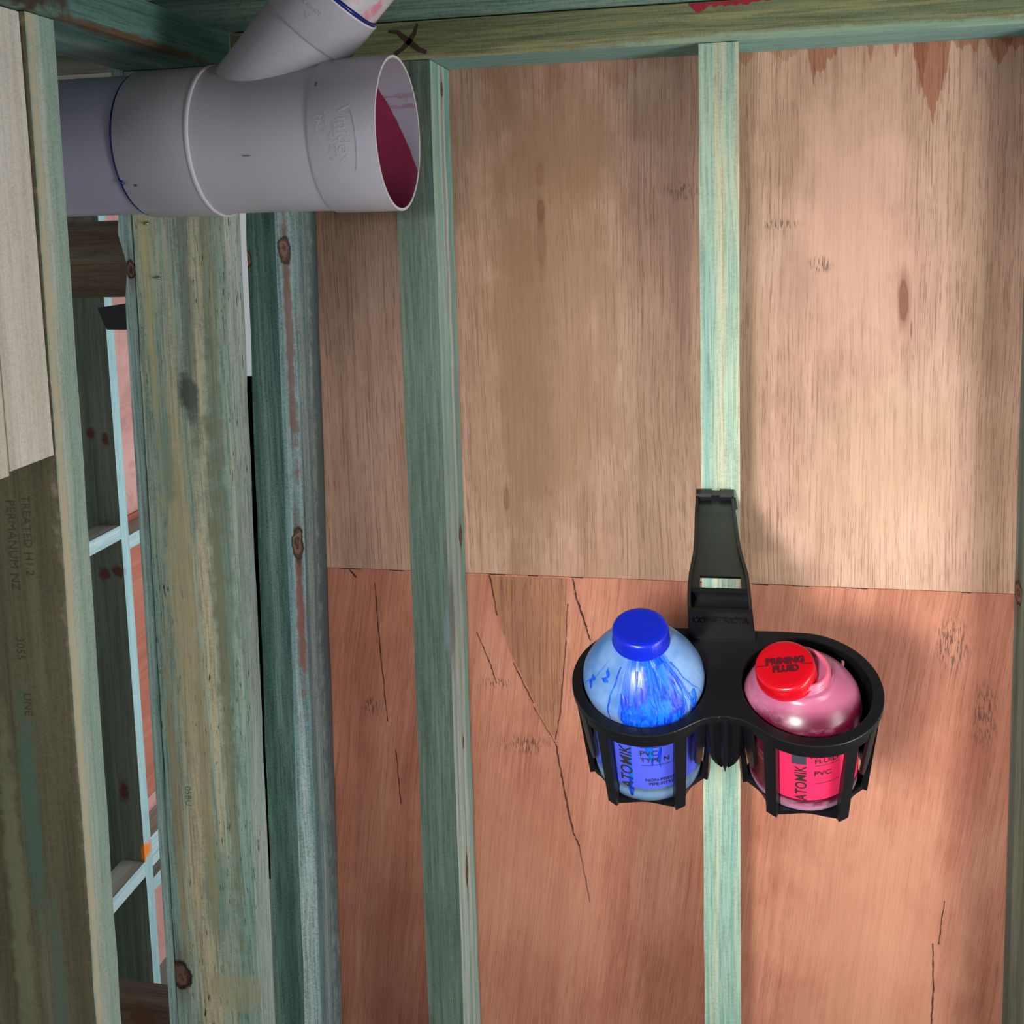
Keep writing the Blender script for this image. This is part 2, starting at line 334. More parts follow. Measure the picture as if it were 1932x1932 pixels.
m_floor = plain('concrete', '#8c8880', .9, noise_amt=.5, ns=9)
m_pvc = plain('grey_pvc', '#bab6c1', .33, .5, noise_amt=.12, ns=700, bump=.06)
m_pvcb = plain('pale_grey_pvc', '#b0aec4', .4, .4, noise_amt=.08, ns=500)
m_pvcl = plain('white_pvc_edge', '#dcd8e0', .4)
m_pvcd = plain('pvc_seam', '#5d5658', .6)
m_glue = plain('blue_cement', '#0b1f78', .18)
m_blk = plain('black_plastic', '#0f1014', .36, .5, noise_amt=.3, ns=900, bump=.08)
m_emb = plain('glossy_black_lettering', '#030304', .25)

# ================================================================== setting
bm = bmesh.new(); box(bm, -3, 2.2, -2.6, 3.2, -2.26, -2.2)
tag(mesh_obj('floor', bm, m_floor, loc=(0, 0, -2.2)), kind='structure')
bm = bmesh.new(); box(bm, -3, 2.2, -2.6, 3.2, .55, .6)
tag(mesh_obj('ceiling', bm, plain('dark_ceiling_boards', '#5a554c', .9), loc=(0, 0, .55)), kind='structure')
ZB = -2.155

def thing_mesh(name, bm, mat, loc, label, cat, group=None):
    return tag(mesh_obj(name, bm, mat, loc=loc), label, cat, group)
# ---- plywood sheets (surface at y = .09)
ZJ = -.462
bm = bmesh.new(); box(bm, -.548, .43, .09, .1, ZJ, .243)
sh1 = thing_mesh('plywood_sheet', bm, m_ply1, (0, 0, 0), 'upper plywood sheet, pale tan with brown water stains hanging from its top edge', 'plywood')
bm = bmesh.new(); box(bm, -.556, .43, .0915, .1015, ZB-.04, ZJ-.0012)
patch(bm, [(-.317, ZJ-.004), (-.293, ZJ-.004), (-.270, -.56), (-.222, -.665), (-.207, -.69), (-.203, -.66), (-.198, -.6), (-.190, -.52), (-.187, ZJ-.004)], .0915, .0004, 1)
def crack(pts, wd, seed, mi=2, y=.091):
    ribbon(bm, densify(pts, 10, .0006, seed), [.75*wd*random.Random(seed+i).uniform(.35, 1.3) for i in range(10*(len(pts)-1)+1)], y, mi)
crack([(-.291, ZJ-.003), (-.282, -.52)], .0022, 1); crack([(-.282, -.52), (-.255, -.60), (-.237, -.645)], .0012, 2, 3)
crack([(-.262, -.585), (-.236, -.64)], .0018, 3); crack([(-.234, -.648), (-.215, -.683), (-.207, -.695)], .003, 4, 3); crack([(-.236, -.646), (-.208, -.694)], .0012, 5)
crack([(-.187, -.5), (-.191, -.56), (-.2, -.65), (-.207, -.69)], .0016, 6)
crack([(-.179, ZJ-.003), (-.175, -.49), (-.163, -.53), (-.158, -.548)], .0028, 7)
crack([(-.207, -.695), (-.197, -.76), (-.186, -.82), (-.178, -.84)], .0026, 8); crack([(-.178, -.84), (-.165, -.92)], .0009, 9)
crack([(-.311, -.545), (-.295, -.585), (-.286, -.615)], .0014, 10)
crack([(.275, -.93), (.277, -1.0), (.274, -1.06)], .0018, 11); crack([(.288, -.87), (.282, -.93)], .0012, 12)
crack([(-.452, ZJ-.02), (-.448, -.58), (-.442, -.68)], .0016, 13); crack([(-.432, -.72), (-.428, -.8)], .0012, 14); crack([(-.398, -.86), (-.4, -.92)], .0014, 15); crack([(-.487, -.465), (-.478, -.475)], .003, 16)
for i, (a, b) in enumerate([(-.292, -.27), (-.24, -.225), (-.182, -.165), (-.02, .01), (.05, .07), (.1, .12), (.17, .19), (.3, .31), (-.5, -.47), (-.43, -.41)]):
    crack([(a, ZJ-.0012), (b, ZJ-.0014)], .0014, 20+i)
sh2 = thing_mesh('plywood_sheet', bm, [m_ply2, m_patch, m_groove, m_tan], (0, 0, 0), 'lower plywood sheet, reddish brown with long Y-shaped cracks', 'plywood')

# ---- back wall framing
def stud(bm, mat, loc, label, group=None):
    return thing_mesh('wall_stud', bm, mat, loc, label, 'stud', group)
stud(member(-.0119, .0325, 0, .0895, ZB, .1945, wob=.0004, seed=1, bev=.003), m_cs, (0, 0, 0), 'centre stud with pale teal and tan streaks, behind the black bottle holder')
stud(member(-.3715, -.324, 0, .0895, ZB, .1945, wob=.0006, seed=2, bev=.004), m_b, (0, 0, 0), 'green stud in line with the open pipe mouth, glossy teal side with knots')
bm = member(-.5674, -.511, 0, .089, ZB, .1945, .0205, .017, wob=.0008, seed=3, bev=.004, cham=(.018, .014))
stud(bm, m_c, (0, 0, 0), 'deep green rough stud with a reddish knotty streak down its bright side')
m_r = timber('edge_pine', ('#4f6259', '#64776c', '#778a7d', '#8c9c8e'), seed=15, streak=50, contrast=.5, knots=[(.3595, .075, -.455, .01, .014, .016)])
stud(member(.3595, .404, 0, .0895, ZB, .1945, wob=.001, seed=4, bev=.004), m_r, (0, 0, 0), 'grey green stud at the right edge of the photo').location = (0, 0, 0)
bm = member(-.5748, .6, 0, .0895, .1955, .2395, bev=.0022)
# chamfer of the right part of the front lower arris
o = thing_mesh('top_plate', bm, [m_tp], (0, 0, 0), 'olive green horizontal top plate over the plywood, marked with a dark X', 'timber plate')
bm = bmesh.new()
ribbon(bm, [(-.3728, .2295), (-.362, .2285), (-.3479, .2165), (-.336, .2065), (-.327, .2035)], [.003, .005, .008, .006, .005], -.0001, 0, .0004)
ribbon(bm, [(-.3367, .2365), (-.341, .226), (-.3479, .2165), (-.357, .208), (-.3661, .203)], [.002, .0045, .006, .004, .005], -.0001, 0, .0004)
mesh_obj('marker_cross', bm, m_marker, parent=o)
bm = bmesh.new()
rnd = random.Random(5); up = [(-.022+i*.004, .2388) for i in range(24)]
lo = [(x, .2388-(.002+.004*abs(math.sin(i*1.1))+(0.003 if i in (2, 3, 4) else 0))*(1 if x < .05 else .5)) for i, (x, z) in enumerate(up)]
patch(bm, up+lo[::-1], -.0002, .0006)
patch(bm, [(-.0185, .238), (-.0165, .231), (-.0135, .2285), (-.0115, .2278), (-.0085, .2295), (-.006, .234), (-.002, .2385)], -.0004, .001)
tag(mesh_obj('paint_splash', bm, m_red, parent=o), 'red primer splashed along the upper edge')
bm = member(-1.15, .6, 0, .0895, .2415, .286, bev=.0022)
o = thing_mesh('top_plate', bm, m_tp2, (0, 0, 0), 'dark green second top plate lying on the olive one, along the top of the photo', 'timber plate')

# ---- left wall framing (inner face near x = -.58)
bm = bmesh.new(); bmt = bmesh.new()
box(bm, -.693, -.5756, -1.15, -.0005, .1955, .2405); bevel(bm, .004)
thing_mesh('top_plate', bm, m_lp, (0, 0, 0), 'teal beam running into the corner at upper left, brown bark along its edge', 'timber plate')
s = stud(member(-.691, -.585, -.379, -.3385, ZB, .1945, .009, .009, wob=.0007, seed=5, bev=.002), m_l1, (0, 0, 0), 'nearest weathered stud at the left, with an olive face bearing a faded stamp')
for txt, x, z, sz in (('TREATED H1.2', -.6225, -.275, .0120), ('PERMANUM NZ', -.6385, -.285, .0125), ('3055', -.6400, -.385, .0115), ('LINE', -.637, -.44, .0115)):
    bm = bmesh.new(); merge(bm, text_bm(txt, sz, bold=-.0001), lambda v: (x+v.y-.02*v.x, -.3793, z-v.x))
    mesh_obj('printed_stamp', bm, m_stamp, parent=s)
for (y0, y1, zb, lab) in ((-.4405, -.3805, -.1985, 'cream pine block fixed in front of the nearest stud, against it'), (-.50, -.442, -.202, 'cream pine block at the left edge, in front of the other cream block')):
    bm = bmesh.new(); box(bm, -.68, -.5875, y0, y1, zb, .194); bevel(bm, .0012, 1)
    for v in bm.verts:
        if v.co.z < zb+.01: v.co.z += random.Random(int(v.co.y*9999)).uniform(-.0008, .0008)
    thing_mesh('packer_block', bm, m_pale, (0, 0, 0), lab, 'timber block', )
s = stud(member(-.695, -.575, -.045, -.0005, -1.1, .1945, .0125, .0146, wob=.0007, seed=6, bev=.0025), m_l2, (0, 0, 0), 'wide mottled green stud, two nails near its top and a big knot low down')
for k, (x, z) in enumerate(((-.6795, .012), (-.669, -.0545))):
    bm = bmesh.new(); rr = random.Random(k)
    for j in range(3):
        p = Vector((x+j*.0026, -.045, z)); q = p+Vector((rr.uniform(-.003, .003), -.006, rr.uniform(-.002, .002)))
        hexa(bm, [p+Vector(d)*.0007 for d in ((-1, 0, -1), (1, 0, -1), (1, 0, 1), (-1, 0, 1))]+[q+Vector(d)*.0005 for d in ((-1, 0, -1), (1, 0, -1), (1, 0, 1), (-1, 0, 1))])
    bmesh.ops.create_uvsphere(bm, u_segments=10, v_segments=6, radius=.0022, matrix=Matrix.Translation((x+.005, -.0465, z+.0004)))
    mesh_obj('nail', bm, m_nail, parent=s)
bm = bmesh.new(); merge(bm, text_bm('05BU', .012), lambda v: (-.672+v.y, -.0453, -.73-v.x))
mesh_obj('printed_stamp', bm, m_stamp2, parent=s)
bm = bmesh.new(); box(bm, -.74, -.57, -.09, -.0005, -1.146, -1.1015); bevel(bm, .002)
thing_mesh('bottom_plate', bm, m_brn, (0, 0, 0), 'dark timber plate under the foot of the mottled stud', 'timber plate')
# stud behind, with a waney left edge
bm = bmesh.new(); n = 60; rings = []
for i in range(n+1):
    z = ZB+(.2405-ZB)*i/n
    xl = -.7135+.009*z
    t = max(0, 1-abs(z+.01)/.055)
    xl += -.004*min(1, t*1.6) if z > -.01 else 0
    xl += .012*math.exp(-((z+.052)/.016)**2)
    rings.append([bm.verts.new((xl, -.042, z)), bm.verts.new((-.6975+.0125*z, -.043, z)), bm.verts.new((-.6975+.0125*z, .046, z)), bm.verts.new((xl, .046, z))])
for a, b in zip(rings, rings[1:]):
    for j in range(4): bm.faces.new((a[j], a[(j+1) % 4], b[(j+1) % 4], b[j]))
bm.faces.new(rings[0][::-1]); bm.faces.new(rings[-1])
stud(bm, m_a2, (0, 0, 0), 'narrow grooved teal stud just left of the mottled one, notched by a knot')
for (z0, z1, lab) in ((-.0845, .0185, 'dark brown nogging board just below the grey pipe'), (-1.23, -1.1285, 'dark brown nogging board at the bottom of the photo')):
    bm = bmesh.new(); box(bm, -1.2, -.70, .06, .1, z0, z1); bevel(bm, .0015)
    thing_mesh('nogging_board', bm, m_brn, (0, 0, 0), lab, 'nogging')
bm = bmesh.new(); box(bm, -1.2, -.745, .105, .14, .2195, .262); bevel(bm, .001, 1)
thing_mesh('pale_board', bm, m_paleg, (0, 0, 0), 'pale grey board seen between the teal beam and the grey pipe', 'board')
bm = bmesh.new(); pts = [(-.8325, -.1), (-.76, -.0905), (-.75, -.1315), (-.8205, -.1305), (-.826, -.117)]
patch(bm, pts, .084, .004); vs = bm.verts[:]
bm.faces.new([v for v in vs if v.co.y > .083][::1])
thing_mesh('plastic_flap', bm, m_blackp, (0, 0, 0), 'black plastic flap poking out below the upper dark brown board', 'plastic flap')
bm = bmesh.new(); box(bm, -.70, -.55, .062, .066, -.912, -.193)
thing_mesh('membrane_strip', bm, m_membrane, (0, 0, 0), 'black membrane seen in the narrow gap left of the deep green stud', 'membrane')

# ---- framed wall of the next room (inner face x = -1.563)
XF = -1.572
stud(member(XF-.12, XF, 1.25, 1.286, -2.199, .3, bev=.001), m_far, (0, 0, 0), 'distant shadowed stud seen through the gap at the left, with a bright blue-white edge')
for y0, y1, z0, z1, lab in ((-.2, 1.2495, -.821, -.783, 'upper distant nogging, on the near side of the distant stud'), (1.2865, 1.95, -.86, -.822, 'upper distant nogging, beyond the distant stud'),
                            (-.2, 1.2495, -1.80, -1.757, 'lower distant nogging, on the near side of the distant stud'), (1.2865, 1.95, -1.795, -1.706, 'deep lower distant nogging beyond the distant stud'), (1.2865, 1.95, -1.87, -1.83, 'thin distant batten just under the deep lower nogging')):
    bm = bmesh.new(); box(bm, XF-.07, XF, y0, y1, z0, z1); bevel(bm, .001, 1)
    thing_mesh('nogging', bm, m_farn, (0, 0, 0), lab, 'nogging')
for z0, z1, mt, lab in ((-.80, .6, m_farply, 'pink plywood beyond the distant stud, above its upper nogging'), (-1.66, -.803, m_farply2, 'salmon plywood beyond the distant stud, between its noggings'), (-2.199, -1.663, m_farply, 'pink plywood beyond the distant stud, below its lower nogging')):
    bm = bmesh.new(); box(bm, XF-.085, XF-.074, 1.29, 1.95, z0, z1)
    thing_mesh('plywood_sheet', bm, mt, (0, 0, 0), lab, 'plywood')

# ================================================================== pipe junction
AY, AZ = -.17, .0945
pj = empty('pipe_junction', (-.45, AY, AZ-.078))
tag(pj, 'grey plastic drain pipe with angled branch, its mouth smeared red inside', 'pipe')
PL = Vector(pj.location)
def addp(name, bm, mats, parent=pj, smooth=True):
    o = mesh_obj(name, bm, mats, parent=None, loc=tuple(PL), smooth=smooth); o.parent = parent; o.location = (0, 0, 0); return o
def tube(prof, mi=0, n=96):
    bm = bmesh.new(); lathe(bm, prof, n, (0, AY, AZ), 'x', mi); return bm
def autosm(o, ang=35):
    me = o.data
    for e in me.edges: pass
    try: me.set_sharp_from_angle(angle=R(ang))
    except Exception: pass
    return o
X0 = -.3137
bm = tube([(.0715, -.62), (.0736, -.62), (.0736, -1.15), (.0715, -1.15), (.0715, -.62)])
bm.free(); bm = tube([(.0736, -.585), (.0736, -1.15), (.0700, -1.15), (.0700, -.585), (.0736, -.585)])
addp('pipe', bm, m_pvcb)
# body: left socket, ridge, barrel, right socket
bm = tube([(.0738, -.5905), (.0768, -.5905), (.0778, -.589), (.0782, -.513), (.0768, -.503), (.0758, -.50), (.0755, -.45), (.0762, -.388), (.0762, -.384), (.0776, -.3825), (.0783, -.381), (.0783, X0), (.0756, X0), (.0754, -.39), (.071, -.40), (.071, -.59)])
body = autosm(addp('body', bm, m_pvc))
bm = tube([(.0783, X0+.0002), (.0783, X0+.0006), (.0756, X0+.0006), (.0756, X0+.0002), (.0783, X0+.0002)])
autosm(addp('mouth_edge', bm, m_pvcl))
bm = bmesh.new(); rr = .0793; k = []
for i in range(96):
    a = 2*math.pi*i/96
    ring = []
    for j in range(8):
        b = 2*math.pi*j/8; r_ = rr+.0012*math.cos(b)-.0012; ring.append(bm.verts.new((-.5085+.0026*math.sin(b), AY+r_*math.cos(a), AZ+r_*math.sin(a))))
    k.append(ring)
for i in range(96):
    for j in range(8): bm.faces.new((k[i][j], k[(i+1) % 96][j], k[(i+1) % 96][(j+1) % 8], k[i][(j+1) % 8]))
tag(addp('moulded_ridge', bm, m_pvcl), 'white ridge around the pipe')
bm = bmesh.new(); k = []; rnd = random.Random(3)
for i in range(96):
    a = 2*math.pi*i/96; wv = .0012+.0016*max(0, math.cos(a-.1))**2; ring = []
    for j in range(6):
        b = 2*math.pi*j/6; r_ = .0752+.0016*math.cos(b); ring.append(bm.verts.new((-.5915+wv*math.sin(b)-.0006, AY+r_*math.cos(a), AZ+r_*math.sin(a))))
    k.append(ring)
for i in range(96):
    for j in range(6): bm.faces.new((k[i][j], k[(i+1) % 96][j], k[(i+1) % 96][(j+1) % 6], k[i][(j+1) % 6]))
bmesh.ops.create_uvsphere(bm, u_segments=12, v_segments=8, radius=.0028, matrix=Matrix.Translation((-.589, AY-.0655, AZ-.0415)) @ Matrix.Diagonal((.8, .6, 1.6, 1)))
tag(addp('cement_bead', bm, m_glue), 'dark blue cement bead where the pipe enters the socket')
# red primer inside the mouth (a film on the lower back of the bore)
g = G('red_primer_film'); p = g.pos(tuple(PL)); n = g.noise(g.sc(p, (90, 90, 30)), 3, .6)
n5 = g.noise(g.sc(p, (40, 30, 260)), 3, .6)
edge = g.M('SUBTRACT', g.M('ADD', g.M('MULTIPLY', g.M('SUBTRACT', -.312, g.X), 2.45), .0565), g.Z); edge = g.M('ADD', edge, g.M('MULTIPLY', g.M('SUBTRACT', n, .5), .012))
msk = g.ramp(edge, 0, .003)
arc = g.M('MULTIPLY', g.ramp(g.M('ABSOLUTE', g.M('SUBTRACT', g.Z, .135)), .01, .004), g.ramp(n5, .45, .55))
mt = g.mix(g.M('MAXIMUM', msk, g.M('MULTIPLY', arc, .5)), '#a9a5b3', g.mix(n, '#8a2a4c', '#9c3a5a'))
m_bore = g.out(mt, .32, .5)
bm = tube([(.0755, X0-.0002), (.0752, -.388), (.0708, -.40), (.0705, -.585)])
tag(addp('bore_lining', bm, m_bore), 'inside of the mouth, grey smeared with dark red primer')
# branch
be = R(5); D = Vector((.70711, -.70711*math.sin(be), .70711*math.cos(be))); A = Vector((-.51, AY, AZ))
bz = D; bx = Vector((0, -1, 0)); bx = (bx-bz*bx.dot(bz)).normalized(); by = bz.cross(bx)
def bpt(v): return A+bx*v[0]+by*v[1]+bz*v[2]
def btube(prof, n=80, fn=None):
    t = bmesh.new(); lathe(t, prof, n, fn=fn)
    for v in t.verts: v.co = bpt(v.co)
    return t
br = autosm(addp('branch', btube([(.0485, .03), (.0478, .145), (.0470, .1492), (.0470, .151), (.0490, .1525), (.0497, .154), (.0502, .199), (.0475, .1995), (.0470, .15), (.044, .1), (.044, .03)]), m_pvc))
addp('branch_edge', btube([(.0504, .1985), (.0505, .2000), (.0480, .2002), (.048, .1985)]), m_pvcl, br)
def wob(a, h): return 1+.012*math.sin(3*a)+.008*math.sin(7*a+1)
tag(addp('cement_bead', btube([(.0465, .2000), (.0488, .2002), (.0486, .2028), (.0465, .2042)], fn=wob), m_glue, br), 'glossy blue cement bead at the branch socket')
g = G('primed_white_pvc'); p = g.pos(tuple(PL)); n = g.noise(g.sc(p, (55, 55, 55)), 4, .6)
m_wp = g.out(g.mix(g.ramp(n, .46, .62), '#c9c6cc', '#d98aa0'), .4, .5)
addp('branch_pipe', btube([(.0468, .17), (.0468, .42), (.043, .42), (.043, .17)]), m_wp)
# moulded lettering on the barrel: runs round the pipe
def barrel(v, xc, phi0, r):     # v.x runs downwards round the barrel, v.y along -x
    a = phi0+v.x/r; rr = r+v.z
    return (xc+v.y, AY-rr*math.cos(a), AZ-rr*math.sin(a))
bm = bmesh.new()
for txt, xc, ph, sz in (('Vinidex', -.3455, .06, .0185), ('100MM X 65MM', -.3545, .12, .0048), ('DWV PVC  45', -.3595, .2, .0048), ('MADE IN', -.3640, -.1, .0048), ('M-L', -.3695, -.1, .0095)):
    merge(bm, text_bm(txt, sz, .0006, bold=-.0002 if sz > .01 else -.0001), lambda v: barrel(v, xc, ph, .0783))
pts = []
for i in range(41):                                    # half-oval line beside the name
    t = -1+i/20; pts.append((t*.030, .0105*math.sqrt(max(0, 1-t*t*.75))))
for a, b in zip(pts, pts[1:]):
    q = [Vector((a[0], a[1]-.0004, 0)), Vector((b[0], b[1]-.0004, 0)), Vector((b[0], b[1]+.0004, 0)), Vector((a[0], a[1]+.0004, 0))]
    hexa(bm, [barrel(x, -.3425, .15, .0783) for x in q]+[barrel(x+Vector((0, 0, .0009)), -.3425, .15, .0783) for x in q])
addp('moulded_lettering', bm, m_pvc, body, smooth=False)
bm = bmesh.new()
for txt, dx, dz, sz in (('50mm x 65mm', .0, .0, .0068), ('SP', -.010, -.009, .0068)):
    def bf(v):
        a = (v.x+dx)/.0500; r_ = .0500+v.z
        return bpt((r_*math.cos(a), r_*math.sin(-a) if False else -r_*math.sin(a)*-1*-1, .181+v.y+dz))
    merge(bm, text_bm(txt, sz, .0004), bf)
addp('moulded_lettering', bm, m_pvc, br, smooth=False)
for (x, ph, w_, h_) in ((-.5755, .62, .0012, .0016), (-.448, .28, .004, .0004), (-.376, -.62, .0007, .0026)):
    bm = bmesh.new(); q = [Vector((-h_, -w_, 0)), Vector((h_, -w_, 0)), Vector((h_, w_, 0)), Vector((-h_, w_, 0))]
    rr_ = .0783 if x < -.5 else .0765 if x < -.4 else .0784
    hexa(bm, [barrel(v_, x, ph, rr_) for v_ in q]+[barrel(v_+Vector((0, 0, .0003)), x, ph, rr_) for v_ in q])
    addp('scuff_mark', bm, m_pvcd, body, smooth=False)

# ================================================================== bottle holder
th, rl = R(22), R(.7)
E_ = Vector((1, 0, 0)); Uq = Vector((0, -math.sin(th), math.cos(th))); Nn = Vector((0, -math.cos(th), -math.sin(th)))
E2 = E_*math.cos(rl)+Uq*math.sin(rl); U2 = Uq*math.cos(rl)-E_*math.sin(rl)
O = Vector((.0099, -.2891, -.4199))
def frame(o, x, y, z):
    m = Matrix.Identity(4)
    for i in range(3): m[i][0] = x[i]; m[i][1] = y[i]; m[i][2] = z[i]; m[i][3] = o[i]
    return m
HM = frame(O, E2, -Nn, U2)
holder = empty('bottle_holder', mat=HM)
tag(holder, 'black plastic twin bottle holder hooked on the centre stud', 'bottle holder')
def hp(name, bm, mats=m_blk, parent=holder, smooth=False, ang=35):
    o = mesh_obj(name, bm, mats, parent=parent, world=False, smooth=smooth)
    if smooth: autosm(o, ang)
    return o
CX, RO, RI = .0725, .0663, .0568
# rim plate: outline with two round openings (local y = away from the viewer)
out = []
def arc(cx, r, a0, a1, n):
    return [(cx+r*math.sin(a0+(a1-a0)*i/n), -r*math.cos(a0+(a1-a0)*i/n)) for i in range(n+1)]
right = arc(CX, RO, R(-38), R(178), 56)          # from front inner side round to the back
back = [(.05, .0668), (.034, .0665), (0, .0665), (-.034, .0665), (-.05, .0668)]
left = [(-x, y) for x, y in right][::-1]
def bez(p0, p1, p2, n): return [tuple((1-t)**2*p0[i]+2*t*(1-t)*p1[i]+t*t*p2[i] for i in (0, 1)) for t in [j/n for j in range(1, n)]]
fr = right[0]; fl = left[-1]
front = bez(fl, (-.0145, -.0395), (-.005, -.0410), 8)+[(-.005, -.041), (-.004, -.0395), (.004, -.0395), (.005, -.041)]+bez((.005, -.041), (.0145, -.0395), fr, 8)
out = right+back+left+front
bm = bmesh.new()
def loop(pts, z=0):
    vs = [bm.verts.new((x, y, z)) for x, y in pts]; return [bm.edges.new((vs[i], vs[(i+1) % len(vs)])) for i in range(len(vs))]
es = loop(out)
for s_ in (-1, 1): es += loop([(s_*CX+RI*math.cos(2*math.pi*i/72), RI*math.sin(2*math.pi*i/72)) for i in range(72)])
bmesh.ops.triangle_fill(bm, use_beauty=True, use_dissolve=False, edges=es)
res = bmesh.ops.extrude_face_region(bm, geom=bm.faces[:])
bmesh.ops.translate(bm, vec=(0, 0, -.0075), verts=[g_ for g_ in res['geom'] if isinstance(g_, bmesh.types.BMVert)])
rim = hp('rim', bm)
bv = rim.modifiers.new('bevel', 'BEVEL'); bv.width = .0009; bv.segments = 2; bv.limit_method = 'ANGLE'; bv.angle_limit = R(50)

def conic_bar(bm, cx, phi, w0, w1, ro0, ro1, t0, t1, z0, z1, nz=8, curve=None, nw=4):
    """upright bar following the cup's taper: angle phi, half widths w, outer radii ro, thickness t inward"""
    rows = []
    for i in range(nz+1):
        f = i/nz; z = z0+(z1-z0)*f; w = w0+(w1-w0)*f; ro = ro0+(ro1-ro0)*f; t = t0+(t1-t0)*f
        if curve: w *= curve(f)
        row = []
        for rad in (ro, ro-t):
            for j in (range(nw+1) if rad == ro else range(nw, -1, -1)):
                a = phi+(w*(-1+2*j/nw))/ro
                row.append(bm.verts.new((cx+rad*math.sin(a), -rad*math.cos(a), z)))
        rows.append(row)
    n = len(rows[0])
    for a, b in zip(rows, rows[1:]):
        for j in range(n): bm.faces.new((a[j], a[(j+1) % n], b[(j+1) % n], b[j]))
    bm.faces.new(rows[0]); bm.faces.new(rows[-1][::-1])
def rtaper(z): return .0645-.0062*min(1, -z/.113)
RIBS = (-33, 33, -79, 79, -122, 122, -161, 161)
for s_ in (-1, 1):
    cup = None
    bm = bmesh.new()        # band under the rim: outer skirt
    lathe(bm, [(.0622, -.007), (.0648, -.007), (.0640, -.0165), (.0616, -.0165), (.0622, -.007)], 96, (s_*CX, 0, 0))
    cup = hp('cup_band', bm, smooth=True)
    for d in RIBS:
        bm = bmesh.new(); conic_bar(bm, s_*CX, R(d), .0062, .0052, rtaper(-.007)+.0004, rtaper(-.113), .0035, .006, -.008, -.1135); bevel(bm, .0006, 1)
        hp('rib', bm, smooth=True)
    for d in (-57, 57):
        bm = bmesh.new()
        conic_bar(bm, s_*CX, R(d), .0072, .0058, .0652, .0585, .003, .003, -.010, -.073, 16, curve=lambda f: 1 if f < .72 else math.sqrt(max(.02, 1-((f-.72)/.285)**2)))
        bevel(bm, .0005, 1); tg = hp('spring_tongue', bm, smooth=True)
        bm = bmesh.new(); conic_bar(bm, s_*CX, R(d)+.01, .0022, .0022, .0637, .0636, .0022, .0022, -.034, -.036, 1); hp('tongue_slot_glint', bm, m_nail, tg) if False else bm.free()
    # back wall of the cup with narrow slits
    for a0, a1 in ((84, 99), (102, 117), (127, 141), (144, 156), (166, 178), (182, 194), (204, 216), (219, 233), (243, 258), (261, 276)):
        bm = bmesh.new(); conic_bar(bm, s_*CX, R((a0+a1)/2), R(a1-a0)/2*.063, R(a1-a0)/2*.058, .0642, .0585, .002, .002, -.007, -.112, 6, nw=4); hp('cup_wall', bm, smooth=True)
    # scalloped floor ring
    bm = bmesh.new(); ctr = sorted(RIBS); o_ = []; n_ = 10
    for i, d in enumerate(ctr):
        d2 = ctr[(i+1) % 8]+(360 if i == 7 else 0)
        for j in range(n_):
            a = R(d+(d2-d)*j/n_); f = math.sin(math.pi*j/n_); r_ = .0575-.0125*f*((d2-d)/66)**.8
            o_.append((s_*CX+r_*math.sin(a), -r_*math.cos(a)))
    es = loop(o_, -.1075); es += loop([(s_*CX+.030*math.cos(2*math.pi*i/40), .030*math.sin(2*math.pi*i/40)) for i in range(40)], -.1075)
    bmesh.ops.triangle_fill(bm, use_beauty=True, use_dissolve=False, edges=es)
    res = bmesh.ops.extrude_face_region(bm, geom=bm.faces[:])
    bmesh.ops.translate(bm, vec=(0, 0, -.006), verts=[g_ for g_ in res['geom'] if isinstance(g_, bmesh.types.BMVert)])
    hp('cup_floor', bm)
# centre stem: fluted column between the cups
bm = bmesh.new()
rows = []
for i in range(15):
    f = i/14; z = -.007-.073*f; hw = .0195-.005*f; yb = -.026+.004*f
    if f > .75: hw *= math.sqrt(max(.08, 1-((f-.75)/.26)**2))
    row = []
    for j in range(25):
        u = -1+j/12; fl = .0028*math.cos(u*math.pi*2.5)+(.008*(1-u*u))
        row.append(bm.verts.new((u*hw, yb-fl, z)))
    row += [bm.verts.new((hw, yb+.014, z)), bm.verts.new((-hw, yb+.014, z))]
    rows.append(row)
n = len(rows[0])
for a, b in zip(rows, rows[1:]):
    for j in range(n): bm.faces.new((a[j], a[(j+1) % n], b[(j+1) % n], b[j]))
bm.faces.new(rows[0]); bm.faces.new(rows[-1][::-1])
hp('centre_stem', bm, smooth=True)
# front plate of the bracket
bm = bmesh.new()
hexa(bm, [(-.0325, .0515, 0), (.0305, .0515, 0), (.0305, .057, 0), (-.0325, .057, 0), (-.0322, .053, .034), (.0277, .053, .034), (.0277, .0585, .034), (-.0322, .0585, .034)])
bevel(bm, .0014, 2)
bm2 = bmesh.new(); box(bm2, -.0325, .0305, .0505, .0535, .0, .0022); bevel(bm2, .0008, 1); merge(bm, bm2, lambda v: v.copy())
plate = hp('bracket_plate', bm)
bm = bmesh.new(); merge(bm, text_bm('CONSTRICTA', .0086, .0003, bold=.0003), lambda v: (-.0022+v.x*.98, .0520-v.z, .0245+v.y)); hp('raised_lettering', bm, m_emb, plate)
